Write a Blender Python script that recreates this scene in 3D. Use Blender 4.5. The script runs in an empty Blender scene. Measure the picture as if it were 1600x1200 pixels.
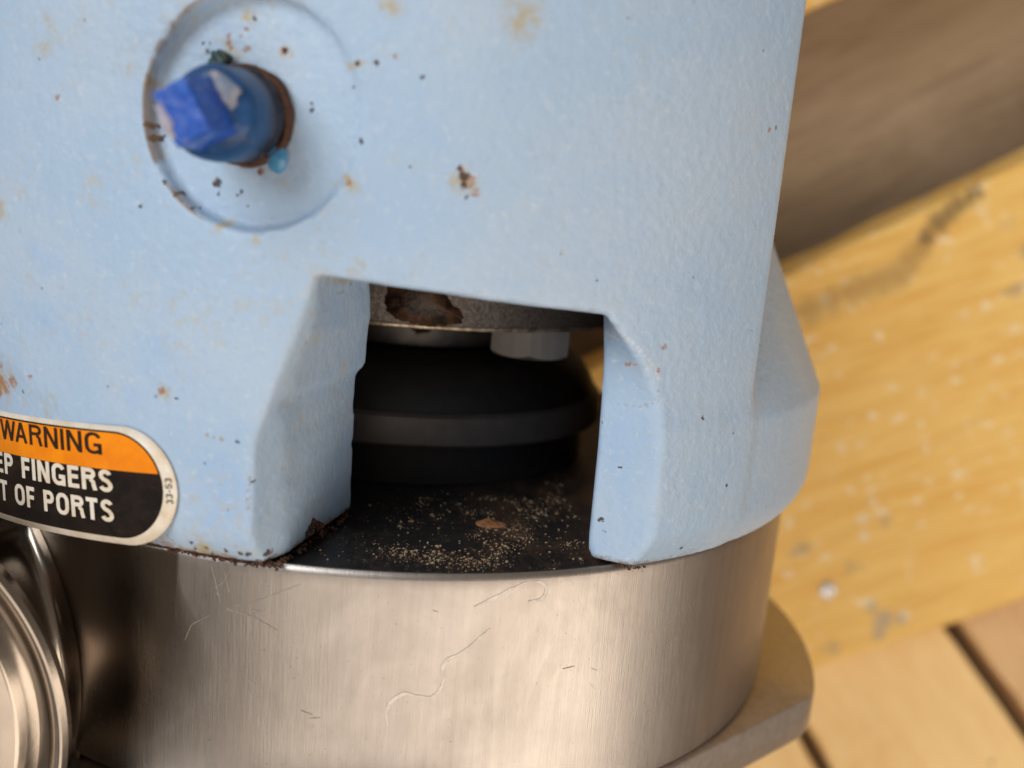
import bpy, bmesh, math, random
import numpy as np
from mathutils import Vector, Matrix

random.seed(7)
rng = np.random.default_rng(7)
S = bpy.context.scene
COL = S.collection

# ------------------------------------------------------------------ camera
cam_d = bpy.data.cameras.new("camera")
cam = bpy.data.objects.new("camera", cam_d)
COL.objects.link(cam)
cam_d.sensor_width = 36.0
cam_d.lens = 36.0 * 1500.0 / 1600.0
cam_d.clip_start = 0.005
cam_d.clip_end = 20.0
cam.matrix_world = Matrix((
    (0.99162519, -0.06690975, -0.11046526, 0.0),
    (0.08691344, 0.97839614, 0.18758213, 0.0600),
    (0.09552771, -0.19561208, 0.97601761, 0.2405),
    (0, 0, 0, 1)))
cam_d.dof.use_dof = True
cam_d.dof.focus_distance = 0.168
cam_d.dof.aperture_fstop = 9.5
S.camera = cam

# ------------------------------------------------------------------ light
W = bpy.data.worlds.new("World")
S.world = W
W.use_nodes = True
wb = W.node_tree.nodes["Background"]
wb.inputs[0].default_value = (0.95, 0.80, 0.68, 1)
wb.inputs[1].default_value = 0.20


def area(name, loc, target, sx, sy, power, color):
    l = bpy.data.lights.new(name, 'AREA')
    l.shape = 'RECTANGLE'
    l.size, l.size_y = sx, sy
    l.energy = power
    l.color = color
    o = bpy.data.objects.new(name, l)
    COL.objects.link(o)
    o.location = loc
    d = Vector(target) - Vector(loc)
    o.rotation_euler = d.to_track_quat('-Z', 'Y').to_euler()
    return o


area("window_light", (-0.70, 0.60, 0.80), (0, 0, 0), 0.80, 0.60, 9.8, (0.93, 0.97, 1.0))
area("room_lamp", (0.72, -0.46, 0.72), (0.0, -0.02, 0), 0.85, 0.60, 4.9, (1.0, 0.86, 0.72))
area("ceiling_glow", (0.0, -0.50, 1.0), (0.0, -0.02, 0), 1.0, 0.75, 4.4, (1.0, 0.88, 0.76))

S.view_settings.view_transform = 'Standard'
S.view_settings.look = 'None'
S.view_settings.exposure = 0.0
S.view_settings.gamma = 1.0


# ------------------------------------------------------------------ node helpers
class NT:
    def __init__(s, name):
        s.m = bpy.data.materials.new(name)
        s.m.use_nodes = True
        s.t = s.m.node_tree
        s.t.nodes.clear()
        s.out = s.t.nodes.new("ShaderNodeOutputMaterial")
        s.b = s.t.nodes.new("ShaderNodeBsdfPrincipled")
        s.t.links.new(s.b.outputs[0], s.out.inputs[0])

    def lk(s, a, b):
        if isinstance(a, (int, float)):
            b.default_value = a
        elif isinstance(a, tuple):
            if len(a) == 3 and b.type == 'RGBA':
                a = a + (1,)
            b.default_value = a
        else:
            s.t.links.new(a, b)

    def math(s, op, a, b=0.0, c=None, clamp=False):
        n = s.t.nodes.new("ShaderNodeMath")
        n.operation = op
        n.use_clamp = clamp
        s.lk(a, n.inputs[0])
        s.lk(b, n.inputs[1])
        if c is not None:
            s.lk(c, n.inputs[2])
        return n.outputs[0]

    def vmath(s, op, a, b=(0, 0, 0), scale=None):
        n = s.t.nodes.new("ShaderNodeVectorMath")
        n.operation = op
        s.lk(a, n.inputs[0])
        s.lk(b, n.inputs[1])
        if scale is not None:
            s.lk(scale, n.inputs[3])
        return n.outputs[1] if op in ('DISTANCE', 'LENGTH', 'DOT_PRODUCT') else n.outputs[0]

    def obj(s):
        return s.t.nodes.new("ShaderNodeTexCoord").outputs['Object']

    def uv(s):
        return s.t.nodes.new("ShaderNodeTexCoord").outputs['UV']

    def sep(s, v):
        n = s.t.nodes.new("ShaderNodeSeparateXYZ")
        s.lk(v, n.inputs[0])
        return n.outputs

    def comb(s, x, y, z=0.0):
        n = s.t.nodes.new("ShaderNodeCombineXYZ")
        s.lk(x, n.inputs[0]); s.lk(y, n.inputs[1]); s.lk(z, n.inputs[2])
        return n.outputs[0]

    def noise(s, v, scale, detail=3.0, rough=0.55, dist=0.0, color=False):
        n = s.t.nodes.new("ShaderNodeTexNoise")
        s.lk(v, n.inputs['Vector'])
        n.inputs['Scale'].default_value = scale
        n.inputs['Detail'].default_value = detail
        n.inputs['Roughness'].default_value = rough
        n.inputs['Distortion'].default_value = dist
        return n.outputs[1] if color else n.outputs[0]

    def voro(s, v, scale, feature='F1', rnd=1.0, out=0):
        n = s.t.nodes.new("ShaderNodeTexVoronoi")
        n.feature = feature
        s.lk(v, n.inputs['Vector'])
        n.inputs['Scale'].default_value = scale
        n.inputs['Randomness'].default_value = rnd
        return n.outputs[out]

    def rng(s, v, a, b, c=0.0, d=1.0, smooth=True):
        n = s.t.nodes.new("ShaderNodeMapRange")
        n.interpolation_type = 'SMOOTHSTEP' if smooth else 'LINEAR'
        n.clamp = True
        s.lk(v, n.inputs[0])
        s.lk(a, n.inputs[1]); s.lk(b, n.inputs[2]); s.lk(c, n.inputs[3]); s.lk(d, n.inputs[4])
        return n.outputs[0]

    def mix(s, f, a, b):
        n = s.t.nodes.new("ShaderNodeMix")
        n.data_type = 'RGBA'
        s.lk(f, n.inputs[0]); s.lk(a, n.inputs[6]); s.lk(b, n.inputs[7])
        return n.outputs[2]

    def mapping(s, v, scale=(1, 1, 1), rot=(0, 0, 0)):
        n = s.t.nodes.new("ShaderNodeMapping")
        s.lk(v, n.inputs[0])
        n.inputs['Scale'].default_value = scale
        n.inputs['Rotation'].default_value = rot
        return n.outputs[0]

    def bump(s, h, dist, strength=1.0, prev=None):
        n = s.t.nodes.new("ShaderNodeBump")
        n.inputs['Strength'].default_value = strength
        n.inputs['Distance'].default_value = dist
        s.lk(h, n.inputs['Height'])
        if prev is not None:
            s.lk(prev, n.inputs['Normal'])
        return n.outputs[0]

    def set(s, **k):
        names = dict(color='Base Color', metal='Metallic', rough='Roughness', normal='Normal',
                     spec='Specular IOR Level', coat='Coat Weight', coat_rough='Coat Roughness',
                     aniso='Anisotropic', tangent='Tangent', sss='Subsurface Weight')
        for a, v in k.items():
            s.lk(v, s.b.inputs[names[a]])
        return s.m

    def spots(s, p, lst, edge=0.35):
        """soft-edged blobs (u, v, radius in mm) on a 2-D coordinate in mm"""
        acc = None
        for (u, v, r) in lst:
            d = s.vmath('DISTANCE', p, (u, v, 0.0))
            m = s.rng(d, r, r * edge)
            acc = m if acc is None else s.math('MAXIMUM', acc, m)
        return acc


# spots seen on the casting: arc length / height in mm, radius in mm
DARK = [(-31.31, 58.6, 0.94), (-30.97, 57.2, 0.42), (-31.65, 62.6, 0.53), (-32.84, 63.4, 0.42), (-33.52, 77.4, 0.42), (-34.37, 78.6, 0.32), (-33.18, 78.6, 0.21), (-26.04, 82.3, 0.42), (-27.23, 57.6, 0.42), (-27.91, 57.1, 0.32), (-26.04, 55.8, 0.32), (-41.52, 66.2, 0.53), (-40.84, 64.4, 0.73), (-36.42, 56.5, 0.53), (-38.29, 58.1, 0.42), (-33.86, 54.6, 0.32), (-16.34, 70.2, 0.53), (-16.34, 71.1, 0.32), (-20.93, 78.2, 0.53), (-8.51, 66.3, 0.53), (-9.7, 76.9, 0.42), (-35.74, 63.1, 0.53), (-30.63, 62.6, 0.53), (-24.33, 20.6, 0.42), (6.3, 62.8, 0.94), (5.62, 63.8, 0.53), (6.47, 61.4, 0.63), (6.98, 59.8, 0.42), (-0.51, 75.9, 0.42), (-6.98, 77.3, 0.32), (-65.69, 21.9, 0.32), (-34.71, 25.9, 0.32), (61.6, 75.6, 0.32), (28.08, 49.0, 0.32), (62.62, 41.3, 0.21), (-42.2, 54.3, 0.42), (-1.36, 63.3, 0.32), (-10.21, 73.8, 0.32), (-24.33, 60.8, 0.42)]
TAN = [(-27.23, 78.1, 0.73), (-29.95, 78.8, 0.73), (-30.12, 79.7, 0.53), (-29.61, 78.1, 0.42), (-27.23, 80.9, 0.53), (-28.08, 79.8, 0.32), (6.98, 62.1, 1.36), (5.96, 63.7, 0.84), (-37.27, 26.7, 0.84), (-63.3, 25.0, 0.63), (-68.6, 23.2, 1.5), (-70.8, 21.8, 1.6), (-72.6, 22.4, 1.8), (-71.5, 25.6, 0.9), (-73.5, 20.6, 1.6), (-21.1, 78.2, 0.84), (-24.16, 60.9, 0.84), (59.9, 75.1, 0.53), (41.86, 38.8, 0.63), (37.27, 35.6, 0.53), (41.18, 35.1, 0.53), (-57.52, 69.3, 0.63), (-10.04, 60.4, 0.53), (-4.25, 78.3, 0.53), (21.61, 52.7, 0.32), (8.17, 60.6, 0.94)]
STAIN = [(-71.5, 23.6, 5.0), (-73.0, 22.0, 6.0), (-72.15, 21.8, 3.15), (-36.93, 26.5, 2.1), (-59.56, 21.0, 3.15), (-74.02, 18.1, 4.2), (-29.78, 78.1, 2.31), (-20.76, 78.1, 1.68), (-40.84, 72.2, 1.57), (-5.62, 85.5, 2.62), (6.64, 61.9, 2.94), (-10.04, 60.0, 2.31), (-28.93, 52.3, 1.89), (-23.48, 51.9, 1.57), (-71.13, 51.1, 4.2), (-45.27, 60.9, 2.1), (-10.04, 76.9, 1.57), (-44.92, 74.8, 3.15), (-26.55, 82.6, 2.1), (-8.0, 48.1, 2.1), (1.36, 48.9, 2.1), (-30.12, 1.6, 3.15), (13.44, 85.4, 4.2), (-13.44, 45.7, 2.62), (-60.24, 78.2, 4.2), (-13.95, 53.2, 1.47), (-37.61, 3.5, 1.26)]

PALE = [(30.8, 42.4, 0.55), (31.48, 42.0, 0.55), (32.16, 41.5, 0.55), (33.01, 41.0, 0.55), (33.86, 40.5, 0.55), (34.71, 40.0, 0.55), (35.57, 39.5, 0.55), (36.42, 38.8, 0.55), (37.27, 38.1, 0.55), (38.29, 37.4, 0.55), (38.97, 36.7, 0.55), (39.65, 36.0, 0.55), (40.5, 35.3, 0.55), (40.84, 34.5, 0.55), (41.35, 33.7, 0.55), (-22.97, 19.5, 0.3), (-22.97, 18.2, 0.3), (-22.8, 16.8, 0.3), (30.8, 35.3, 0.45), (32.5, 35.4, 0.45), (34.2, 35.5, 0.45), (36.08, 35.6, 0.45), (37.44, 35.4, 0.45), (38.97, 35.2, 0.45)]
TAN2 = [(37.78, 28.2, 0.3), (38.63, 28.3, 0.3), (39.31, 28.3, 0.3), (40.16, 28.4, 0.3), (40.67, 28.9, 0.3), (41.35, 29.4, 0.3), (41.86, 29.9, 0.3), (41.86, 30.8, 0.3), (41.69, 31.7, 0.3), (-22.29, 15.0, 0.45), (-22.29, 14.0, 0.45), (-22.46, 13.0, 0.45), (-22.46, 11.9, 0.45), (-22.46, 11.1, 0.45), (-22.46, 10.2, 0.45), (-29.1, 20.8, 0.5), (-28.08, 20.7, 0.5), (-26.89, 20.7, 0.5), (-15.66, 36.1, 0.3), (-14.8, 38.4, 0.3), (-13.95, 40.7, 0.3), (-13.1, 43.0, 0.3), (-12.59, 44.0, 0.3), (-11.91, 45.0, 0.3), (-36.08, 3.5, 0.35), (-35.91, 3.1, 0.35), (-35.57, 2.6, 0.35), (-35.4, 2.1, 0.35), (-34.88, 1.6, 0.35), (-34.37, 1.2, 0.35)]
DARK += [(-21.78, 14.6, 0.3), (-26.21, 2.3, 0.5), (-29.61, 2.2, 0.4), (-32.16, 2.7, 0.45), (32.33, 11.4, 0.3), (31.82, 10.1, 0.35), (37.27, 7.9, 0.5), (37.95, 5.9, 0.25), (38.8, 17.6, 0.3), (51.9, 26.7, 0.45), (60.07, 13.8, 0.4), (51.56, 3.1, 0.5), (-31.82, 1.7, 0.5), (-22.63, 2.2, 0.7), (-23.99, 2.2, 0.6), (-20.08, 2.1, 0.6)]


def mat_cast_paint():
    n = NT("cast_paint")
    P = n.obj()
    x, y, z = n.sep(P)[:3]
    ang = n.math('ARCTAN2', x, z)
    u = n.math('MULTIPLY', ang, 97.5)
    v = n.math('MULTIPLY', y, 1000.0)
    uv = n.comb(u, v, 0.0)
    # ragged outlines
    w1 = n.vmath('SUBTRACT', n.noise(P, 1400.0, 3, 0.6, color=True), (0.5, 0.5, 0.5))
    w2 = n.vmath('SUBTRACT', n.noise(P, 380.0, 3, 0.6, color=True), (0.5, 0.5, 0.5))
    uvd = n.vmath('ADD', uv, n.vmath('SCALE', w1, scale=1.5))
    uvs = n.vmath('ADD', uv, n.vmath('SCALE', w2, scale=5.0))
    # paint tone: patchy pale blue with worn lilac and chalky areas
    big = n.noise(P, 38.0, 4, 0.6)
    mid = n.noise(P, 170.0, 4, 0.65)
    col = n.mix(n.rng(big, 0.34, 0.68), (0.375, 0.515, 0.69), (0.43, 0.545, 0.685))
    col = n.mix(n.rng(mid, 0.55, 0.80, 0, 0.35), col, (0.34, 0.48, 0.70))
    # touched-up bluer paint beside the port
    tu = n.spots(n.vmath('ADD', uv, n.vmath('SCALE', w2, scale=9.0)),
                 [(36, 24, 6.5), (36, 13, 6), (34, 6, 5.5), (-13, 12, 6), (-14, 28, 7), (-10, 40, 6), (-27, 12, 8), (-40, 30, 8), (-60, 40, 9)], 0.6)
    tu = n.math('MULTIPLY', tu, n.rng(n.noise(P, 120.0, 4, 0.6), 0.40, 0.75))
    col = n.mix(n.math('MULTIPLY', tu, 0.5), col, (0.30, 0.47, 0.75))
    chalk = n.rng(n.noise(P, 700.0, 3, 0.7), 0.56, 0.72, 0, 0.4)
    gr = n.rng(n.noise(P, 1000.0, 4, 0.75), 0.56, 0.70, 0, 0.28)
    col = n.mix(gr, col, (0.28, 0.34, 0.42))
    col = n.mix(chalk, col, (0.60, 0.65, 0.70))
    # yellow rust bleeding
    st = n.spots(uvs, STAIN, 0.1)
    st = n.math('MULTIPLY', st, n.rng(n.noise(P, 260.0, 4, 0.7), 0.36, 0.66))
    col = n.mix(n.math('MULTIPLY', st, 0.9), col, (0.44, 0.35, 0.16))
    sc = n.math('MULTIPLY', n.rng(n.noise(P, 90.0, 4, 0.7), 0.50, 0.66), n.rng(n.noise(P, 520.0, 3, 0.7), 0.45, 0.65))
    col = n.mix(n.math('MULTIPLY', sc, n.rng(u, 15.0, -25.0, 0.12, 0.42)), col, (0.50, 0.42, 0.26))
    # spots
    pl = n.spots(uvd, PALE, 0.3)
    col = n.mix(n.math('MULTIPLY', pl, 0.55), col, (0.66, 0.67, 0.70))
    t2 = n.spots(uvd, TAN2, 0.2)
    col = n.mix(n.math('MULTIPLY', t2, 0.65), col, (0.33, 0.23, 0.13))
    tn = n.spots(uvd, TAN, 0.45)
    col = n.mix(n.math('MULTIPLY', tn, n.rng(n.noise(P, 900.0, 3, 0.7), 0.3, 0.55, 0.2, 0.85)), col, (0.34, 0.15, 0.05))
    dk = n.spots(uvd, DARK, 0.5)
    col = n.mix(n.math('MULTIPLY', dk, 0.92), col, (0.055, 0.026, 0.014))
    # tiny pits
    vd = n.voro(P, 240.0)
    vc = n.sep(n.voro(P, 240.0, out=1))[0]
    pit = n.math('MULTIPLY', n.rng(vd, 0.075, 0.03), n.math('GREATER_THAN', vc, 0.80))
    col = n.mix(n.math('MULTIPLY', pit, 0.45), col, (0.14, 0.10, 0.08))
    # rust creeping along the lower rim
    ed = n.rng(n.math('ADD', v, n.math('MULTIPLY', n.noise(P, 330.0, 5, 0.7), -9.0)), -2.9, -4.0)
    edk = n.rng(n.math('ADD', v, n.math('MULTIPLY', n.noise(P, 420.0, 5, 0.75), -9.0)), -3.7, -4.3)
    left = n.rng(u, -2.0, -6.0, 0.45, 1.0)
    col = n.mix(n.math('MULTIPLY', ed, n.math('MULTIPLY', left, 0.65)), col, (0.34, 0.22, 0.11))
    col = n.mix(n.math('MULTIPLY', edk, n.math('MULTIPLY', left, 0.9)), col, (0.10, 0.045, 0.02))
    # rust line round the recessed boss
    dist = n.vmath('DISTANCE', uv, (-24.6, 69.0, 0.0))
    ring = n.math('MULTIPLY', n.rng(n.math('ABSOLUTE', n.math('SUBTRACT', dist, 17.3)), 0.55, 0.05),
                  n.rng(n.noise(P, 110.0, 3, 0.6), 0.44, 0.56))
    ring = n.math('MULTIPLY', ring, n.rng(u, -28.0, -36.0, 0.0, 1.0))
    col = n.mix(n.math('MULTIPLY', ring, 0.8), col, (0.22, 0.13, 0.055))
    h = n.math('ADD', n.math('MULTIPLY', n.noise(P, 620.0, 3, 0.5), 1.0), n.math('MULTIPLY', n.noise(P, 210.0, 2, 0.5), 0.7))
    h = n.math('SUBTRACT', h, n.math('MULTIPLY', n.math('MAXIMUM', dk, pit), 0.8))
    nb = n.bump(h, 0.00027, 0.75)
    rough = n.math('ADD', n.math('ADD', 0.36, n.math('MULTIPLY', mid, 0.16)), n.math('MULTIPLY', n.math('MAXIMUM', dk, tn), 0.35))
    return n.set(color=col, rough=rough, normal=nb, spec=0.4)


def mat_steel(name, base=(0.58, 0.53, 0.475), streak=(1, 1, 1), rough=0.30, warm=0.0, use_uv=False, var=0.5, bstr=0.35, dirt=0.25):
    n = NT(name)
    P = n.uv() if use_uv else n.obj()
    m = n.mapping(P, scale=streak)
    f = n.noise(m, 1.0, 5, 0.75)
    f2 = n.noise(m, 0.25, 4, 0.6)
    big = n.noise(n.obj(), 45.0, 4, 0.65)
    r = n.math('ADD', n.math('MULTIPLY', f, 0.16 * var * 2), rough - 0.08 * var * 2)
    r = n.math('ADD', r, n.math('MULTIPLY', big, 0.12))
    col = n.mix(n.rng(big, 0.35, 0.7), base, tuple(c * 0.86 for c in base))
    col = n.mix(n.rng(f2, 0.35, 0.65, 0, 0.35), col, tuple(min(1, c * 1.18) for c in base))
    speck = n.rng(n.noise(n.obj(), 900.0, 3, 0.7), 0.66, 0.74, 0, dirt)
    col = n.mix(speck, col, (0.22, 0.13, 0.07))
    nb = n.bump(f, 0.00012, bstr)
    return n.set(color=col, metal=1.0, rough=r, normal=nb)


def mat_simple(name, color, rough=0.5, metal=0.0, var=None, scale=300.0, bump=0.0, spec=0.5):
    n = NT(name)
    P = n.obj()
    f = n.noise(P, scale, 4, 0.65)
    c = n.mix(n.rng(f, 0.35, 0.68), color, var or tuple(k * 0.7 for k in color))
    kw = dict(color=c, rough=rough, metal=metal, spec=spec)
    if bump:
        kw['normal'] = n.bump(f, bump, 0.6)
    return n.set(**kw)


def mat_wood(name, base, dark, fleck=0.0, knots=(), grain=1.0, blotch=(0.2, 0.13, 0.06), blotch_amt=0.0, marks=()):
    """long axis of the board is its local X"""
    n = NT(name)
    P = n.obj()
    g = n.mapping(P, scale=(14.0, 150.0, 60.0))
    g1 = n.noise(g, 1.0, 5, 0.65, 1.2)
    g2 = n.noise(n.mapping(P, scale=(40.0, 700.0, 300.0)), 1.0, 3, 0.6, 0.4)
    col = n.mix(n.rng(g1, 0.36, 0.66, 0, grain), base, dark)
    col = n.mix(n.rng(g2, 0.5, 0.8, 0, 0.45 * grain), col, tuple(k * 0.62 for k in dark))
    big = n.noise(P, 16.0, 4, 0.6)
    col = n.mix(n.rng(big, 0.5, 0.75, 0, blotch_amt), col, blotch)
    if fleck > 0:
        w = n.vmath('ADD', P, n.vmath('SCALE', n.vmath('SUBTRACT', n.noise(P, 160.0, 3, 0.6, color=True), (0.5, 0.5, 0.5)), scale=0.012))
        m = n.mapping(w, scale=(0.75, 1.15, 1.0))
        vd = n.voro(m, 155.0)
        vc = n.sep(n.voro(m, 155.0, out=1))[0]
        fl = n.math('MULTIPLY', n.rng(vd, 0.42, 0.12), n.rng(vc, 0.45, 0.65))
        fl = n.math('MULTIPLY', fl, n.rng(n.noise(P, 40.0, 3, 0.6), 0.30, 0.50))
        col = n.mix(n.math('MULTIPLY', fl, fleck), col, (0.92, 0.78, 0.52))
        vd2 = n.voro(m, 60.0)
        vc2 = n.sep(n.voro(m, 60.0, out=1))[1]
        fl2 = n.math('MULTIPLY', n.rng(vd2, 0.3, 0.1), n.math('GREATER_THAN', vc2, 0.86))
        col = n.mix(n.math('MULTIPLY', fl2, 0.55), col, (0.30, 0.27, 0.22))
    pw = n.vmath('ADD', n.vmath('SCALE', P, scale=1000.0),
                 n.vmath('SCALE', n.vmath('SUBTRACT', n.noise(P, 220.0, 4, 0.65, color=True), (0.5, 0.5, 0.5)), scale=7.0))
    sp = n.sep(pw)
    pw2 = n.comb(sp[0], sp[1], 0.0)
    for (c, amt, lst) in marks:
        col = n.mix(n.math('MULTIPLY', n.spots(pw2, lst, 0.3), amt), col, c)
    nb = n.bump(g1, 0.0015, 0.5)
    nb = n.bump(g2, 0.0005, 0.5, prev=nb)
    return n.set(color=col, rough=0.62, normal=nb, spec=0.35)


# ------------------------------------------------------------------ object helpers
def link(name, me, mat, parent=None, smooth=False, label=None, mats=None):
    o = bpy.data.objects.new(name, me)
    COL.objects.link(o)
    for m in (mats or [mat]):
        if m is not None:
            me.materials.append(m)
    if smooth:
        me.polygons.foreach_set("use_smooth", [True] * len(me.polygons))
    if parent is not None:
        o.parent = parent
        r = parent
        off = Vector((0, 0, 0))
        while r is not None:
            off += r.location
            r = r.parent
        o.location = -off          # mesh data stays in scene coordinates
    if label:
        o['label'] = label
    return o


def from_bm(name, bm, mat, parent=None, smooth=False, sharp=None, **k):
    bmesh.ops.recalc_face_normals(bm, faces=bm.faces)
    me = bpy.data.meshes.new(name)
    bm.to_mesh(me)
    bm.free()
    o = link(name, me, mat, parent, smooth, **k)
    if sharp is not None:
        me.set_sharp_from_angle(angle=math.radians(sharp))
    return o


def pt(r, deg, y):
    a = math.radians(deg)
    return Vector((r * math.sin(a), y, r * math.cos(a)))


def lathe(bm, prof, seg=96, mat4=None, uvs=None):
    """prof: (r, y) pairs round the Y axis, optional transform"""
    rings = []
    for (r, y) in prof:
        ring = []
        for i in range(seg):
            a = 2 * math.pi * i / seg
            p = Vector((r * math.sin(a), y, r * math.cos(a)))
            ring.append(bm.verts.new(mat4 @ p if mat4 else p))
        rings.append(ring)
    L = bm.loops.layers.uv.verify()
    acc = 0
    for k in range(len(prof) - 1):
        d = math.hypot(prof[k + 1][0] - prof[k][0], prof[k + 1][1] - prof[k][1])
        for i in range(seg):
            j = (i + 1) % seg
            f = bm.faces.new((rings[k][i], rings[k][j], rings[k + 1][j], rings[k + 1][i]))
            for lp, (uu, vv) in zip(f.loops, ((i, acc), (i + 1, acc), (i + 1, acc + d), (i, acc + d))):
                lp[L].uv = (uu / seg * 2 * math.pi * 0.095, vv)
        acc += d
    return rings


def cap(bm, ring, rev=False):
    bm.faces.new(ring if not rev else list(reversed(ring)))


def frame_matrix(origin, axis, up=(0, 1, 0)):
    """local Y -> axis"""
    a = Vector(axis).normalized()
    x = Vector(up).cross(a)
    if x.length < 1e-4:
        x = Vector((1, 0, 0))
    x.normalize()
    z = x.cross(a).normalized()
    m = Matrix((x, a, z)).transposed().to_4x4()
    m.translation = Vector(origin)
    return m


# ------------------------------------------------------------------ materials
M_paint = mat_cast_paint()
def mat_casing():
    """brushed drum, smoother round the outlet, with a dark reflection painted into its colour"""
    m = mat_steel("brushed_casing_steel", (0.41, 0.375, 0.345), streak=(2600, 130, 1), rough=0.30, use_uv=True, var=0.6, bstr=0.4)
    n = NT.__new__(NT)
    n.m = m; n.t = m.node_tree
    n.b = [k for k in n.t.nodes if k.type == 'BSDF_PRINCIPLED'][0]
    P = n.obj()
    x, y, z = n.sep(P)[:3]
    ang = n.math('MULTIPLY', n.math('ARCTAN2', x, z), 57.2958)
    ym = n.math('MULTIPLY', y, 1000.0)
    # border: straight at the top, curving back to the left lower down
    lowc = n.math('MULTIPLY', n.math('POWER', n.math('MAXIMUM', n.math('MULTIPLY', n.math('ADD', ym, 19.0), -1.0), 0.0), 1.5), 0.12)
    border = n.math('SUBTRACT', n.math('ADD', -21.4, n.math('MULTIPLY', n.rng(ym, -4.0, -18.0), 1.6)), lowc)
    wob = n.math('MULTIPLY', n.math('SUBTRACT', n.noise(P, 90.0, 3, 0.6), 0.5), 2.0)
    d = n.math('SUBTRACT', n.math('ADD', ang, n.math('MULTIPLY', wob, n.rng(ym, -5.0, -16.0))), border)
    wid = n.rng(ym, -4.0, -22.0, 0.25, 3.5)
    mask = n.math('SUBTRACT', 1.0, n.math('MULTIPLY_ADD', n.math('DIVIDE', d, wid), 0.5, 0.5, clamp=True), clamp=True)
    rin = n.b.inputs['Roughness'].links[0].from_socket
    cin = n.b.inputs['Base Color'].links[0].from_socket
    blot = n.rng(n.noise(n.mapping(P, scale=(60, 35, 60)), 1.0, 6, 0.72, 0.6), 0.40, 0.70)
    rin = n.math('ADD', rin, n.math('MULTIPLY', blot, 0.07))
    cin = n.mix(n.math('MULTIPLY', blot, 0.22), cin, (0.36, 0.30, 0.25))
    pits = n.rng(n.noise(P, 1700.0, 2, 0.6), 0.70, 0.75, 0, 0.5)
    cin = n.mix(pits, cin, (0.12, 0.09, 0.07))
    n.lk(n.math('SUBTRACT', rin, n.math('MULTIPLY', mask, 0.16)), n.b.inputs['Roughness'])
    n.lk(n.mix(n.math('MULTIPLY', mask, 0.9), cin, (0.20, 0.165, 0.135)), n.b.inputs['Base Color'])  # dark reflection left of the border, mixed into the base colour
    return m


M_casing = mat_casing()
M_polish = mat_steel("polished_ferrule_steel", (0.37, 0.32, 0.27), streak=(300, 300, 300), rough=0.15, var=0.3, bstr=0.15, dirt=0.4)
M_flange = mat_simple("dull_milled_flange_steel", (0.46, 0.40, 0.345), 0.36, 0.7, var=(0.39, 0.335, 0.285), scale=500, bump=0.00015)
def mat_disc():
    n = NT("pitted_grey_steel")
    P = n.obj()
    f = n.noise(P, 1300.0, 4, 0.7)
    g = n.noise(P, 160.0, 4, 0.65)
    c = n.mix(n.rng(f, 0.35, 0.65), (0.26, 0.225, 0.20), (0.13, 0.11, 0.10))
    c = n.mix(n.rng(g, 0.5, 0.7, 0, 0.7), c, (0.15, 0.10, 0.07))
    c = n.mix(n.math('MULTIPLY', n.rng(n.noise(P, 700.0, 3, 0.7), 0.62, 0.70), 0.8), c, (0.20, 0.08, 0.03))
    return n.set(color=c, metal=0.55, rough=n.math('ADD', 0.42, n.math('MULTIPLY', f, 0.25)), normal=n.bump(f, 0.0003, 0.8))


M_disc = mat_disc()
M_edge = mat_simple("worn_bright_edge", (0.62, 0.52, 0.40), 0.35, 0.6, var=(0.25, 0.17, 0.10), scale=500)
M_bolt = mat_steel("machined_bolt_steel", (0.66, 0.60, 0.54), streak=(2200, 90, 2200), rough=0.48, var=0.7, bstr=0.9)
M_black = mat_simple("black_seal_rubber", (0.012, 0.011, 0.012), 0.5, var=(0.02, 0.018, 0.018))
M_band = mat_simple("dark_grey_seal_band", (0.105, 0.092, 0.090), 0.45, 0.2, var=(0.08, 0.07, 0.07), scale=200)
M_collar = mat_simple("dark_collar_metal", (0.16, 0.14, 0.13), 0.4, 0.6)
M_inner = mat_simple("brown_primer_inner_wall", (0.40, 0.17, 0.055), 0.7, var=(0.30, 0.12, 0.04), scale=120, bump=0.0006)
M_oil = mat_simple("dried_black_oil", (0.012, 0.008, 0.006), 0.5, var=(0.11, 0.05, 0.022), scale=330, bump=0.0007)
M_rust = mat_simple("flaky_rust", (0.10, 0.042, 0.020), 0.9, var=(0.05, 0.02, 0.012), scale=900, bump=0.0008)
M_crumb = mat_simple("pale_grit", (0.42, 0.31, 0.19), 0.8, var=(0.20, 0.11, 0.055), scale=260)
M_wstain = mat_simple("dried_water_mark", (0.78, 0.71, 0.62), 0.6, 0.0, var=(0.62, 0.54, 0.45), scale=900)


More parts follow.
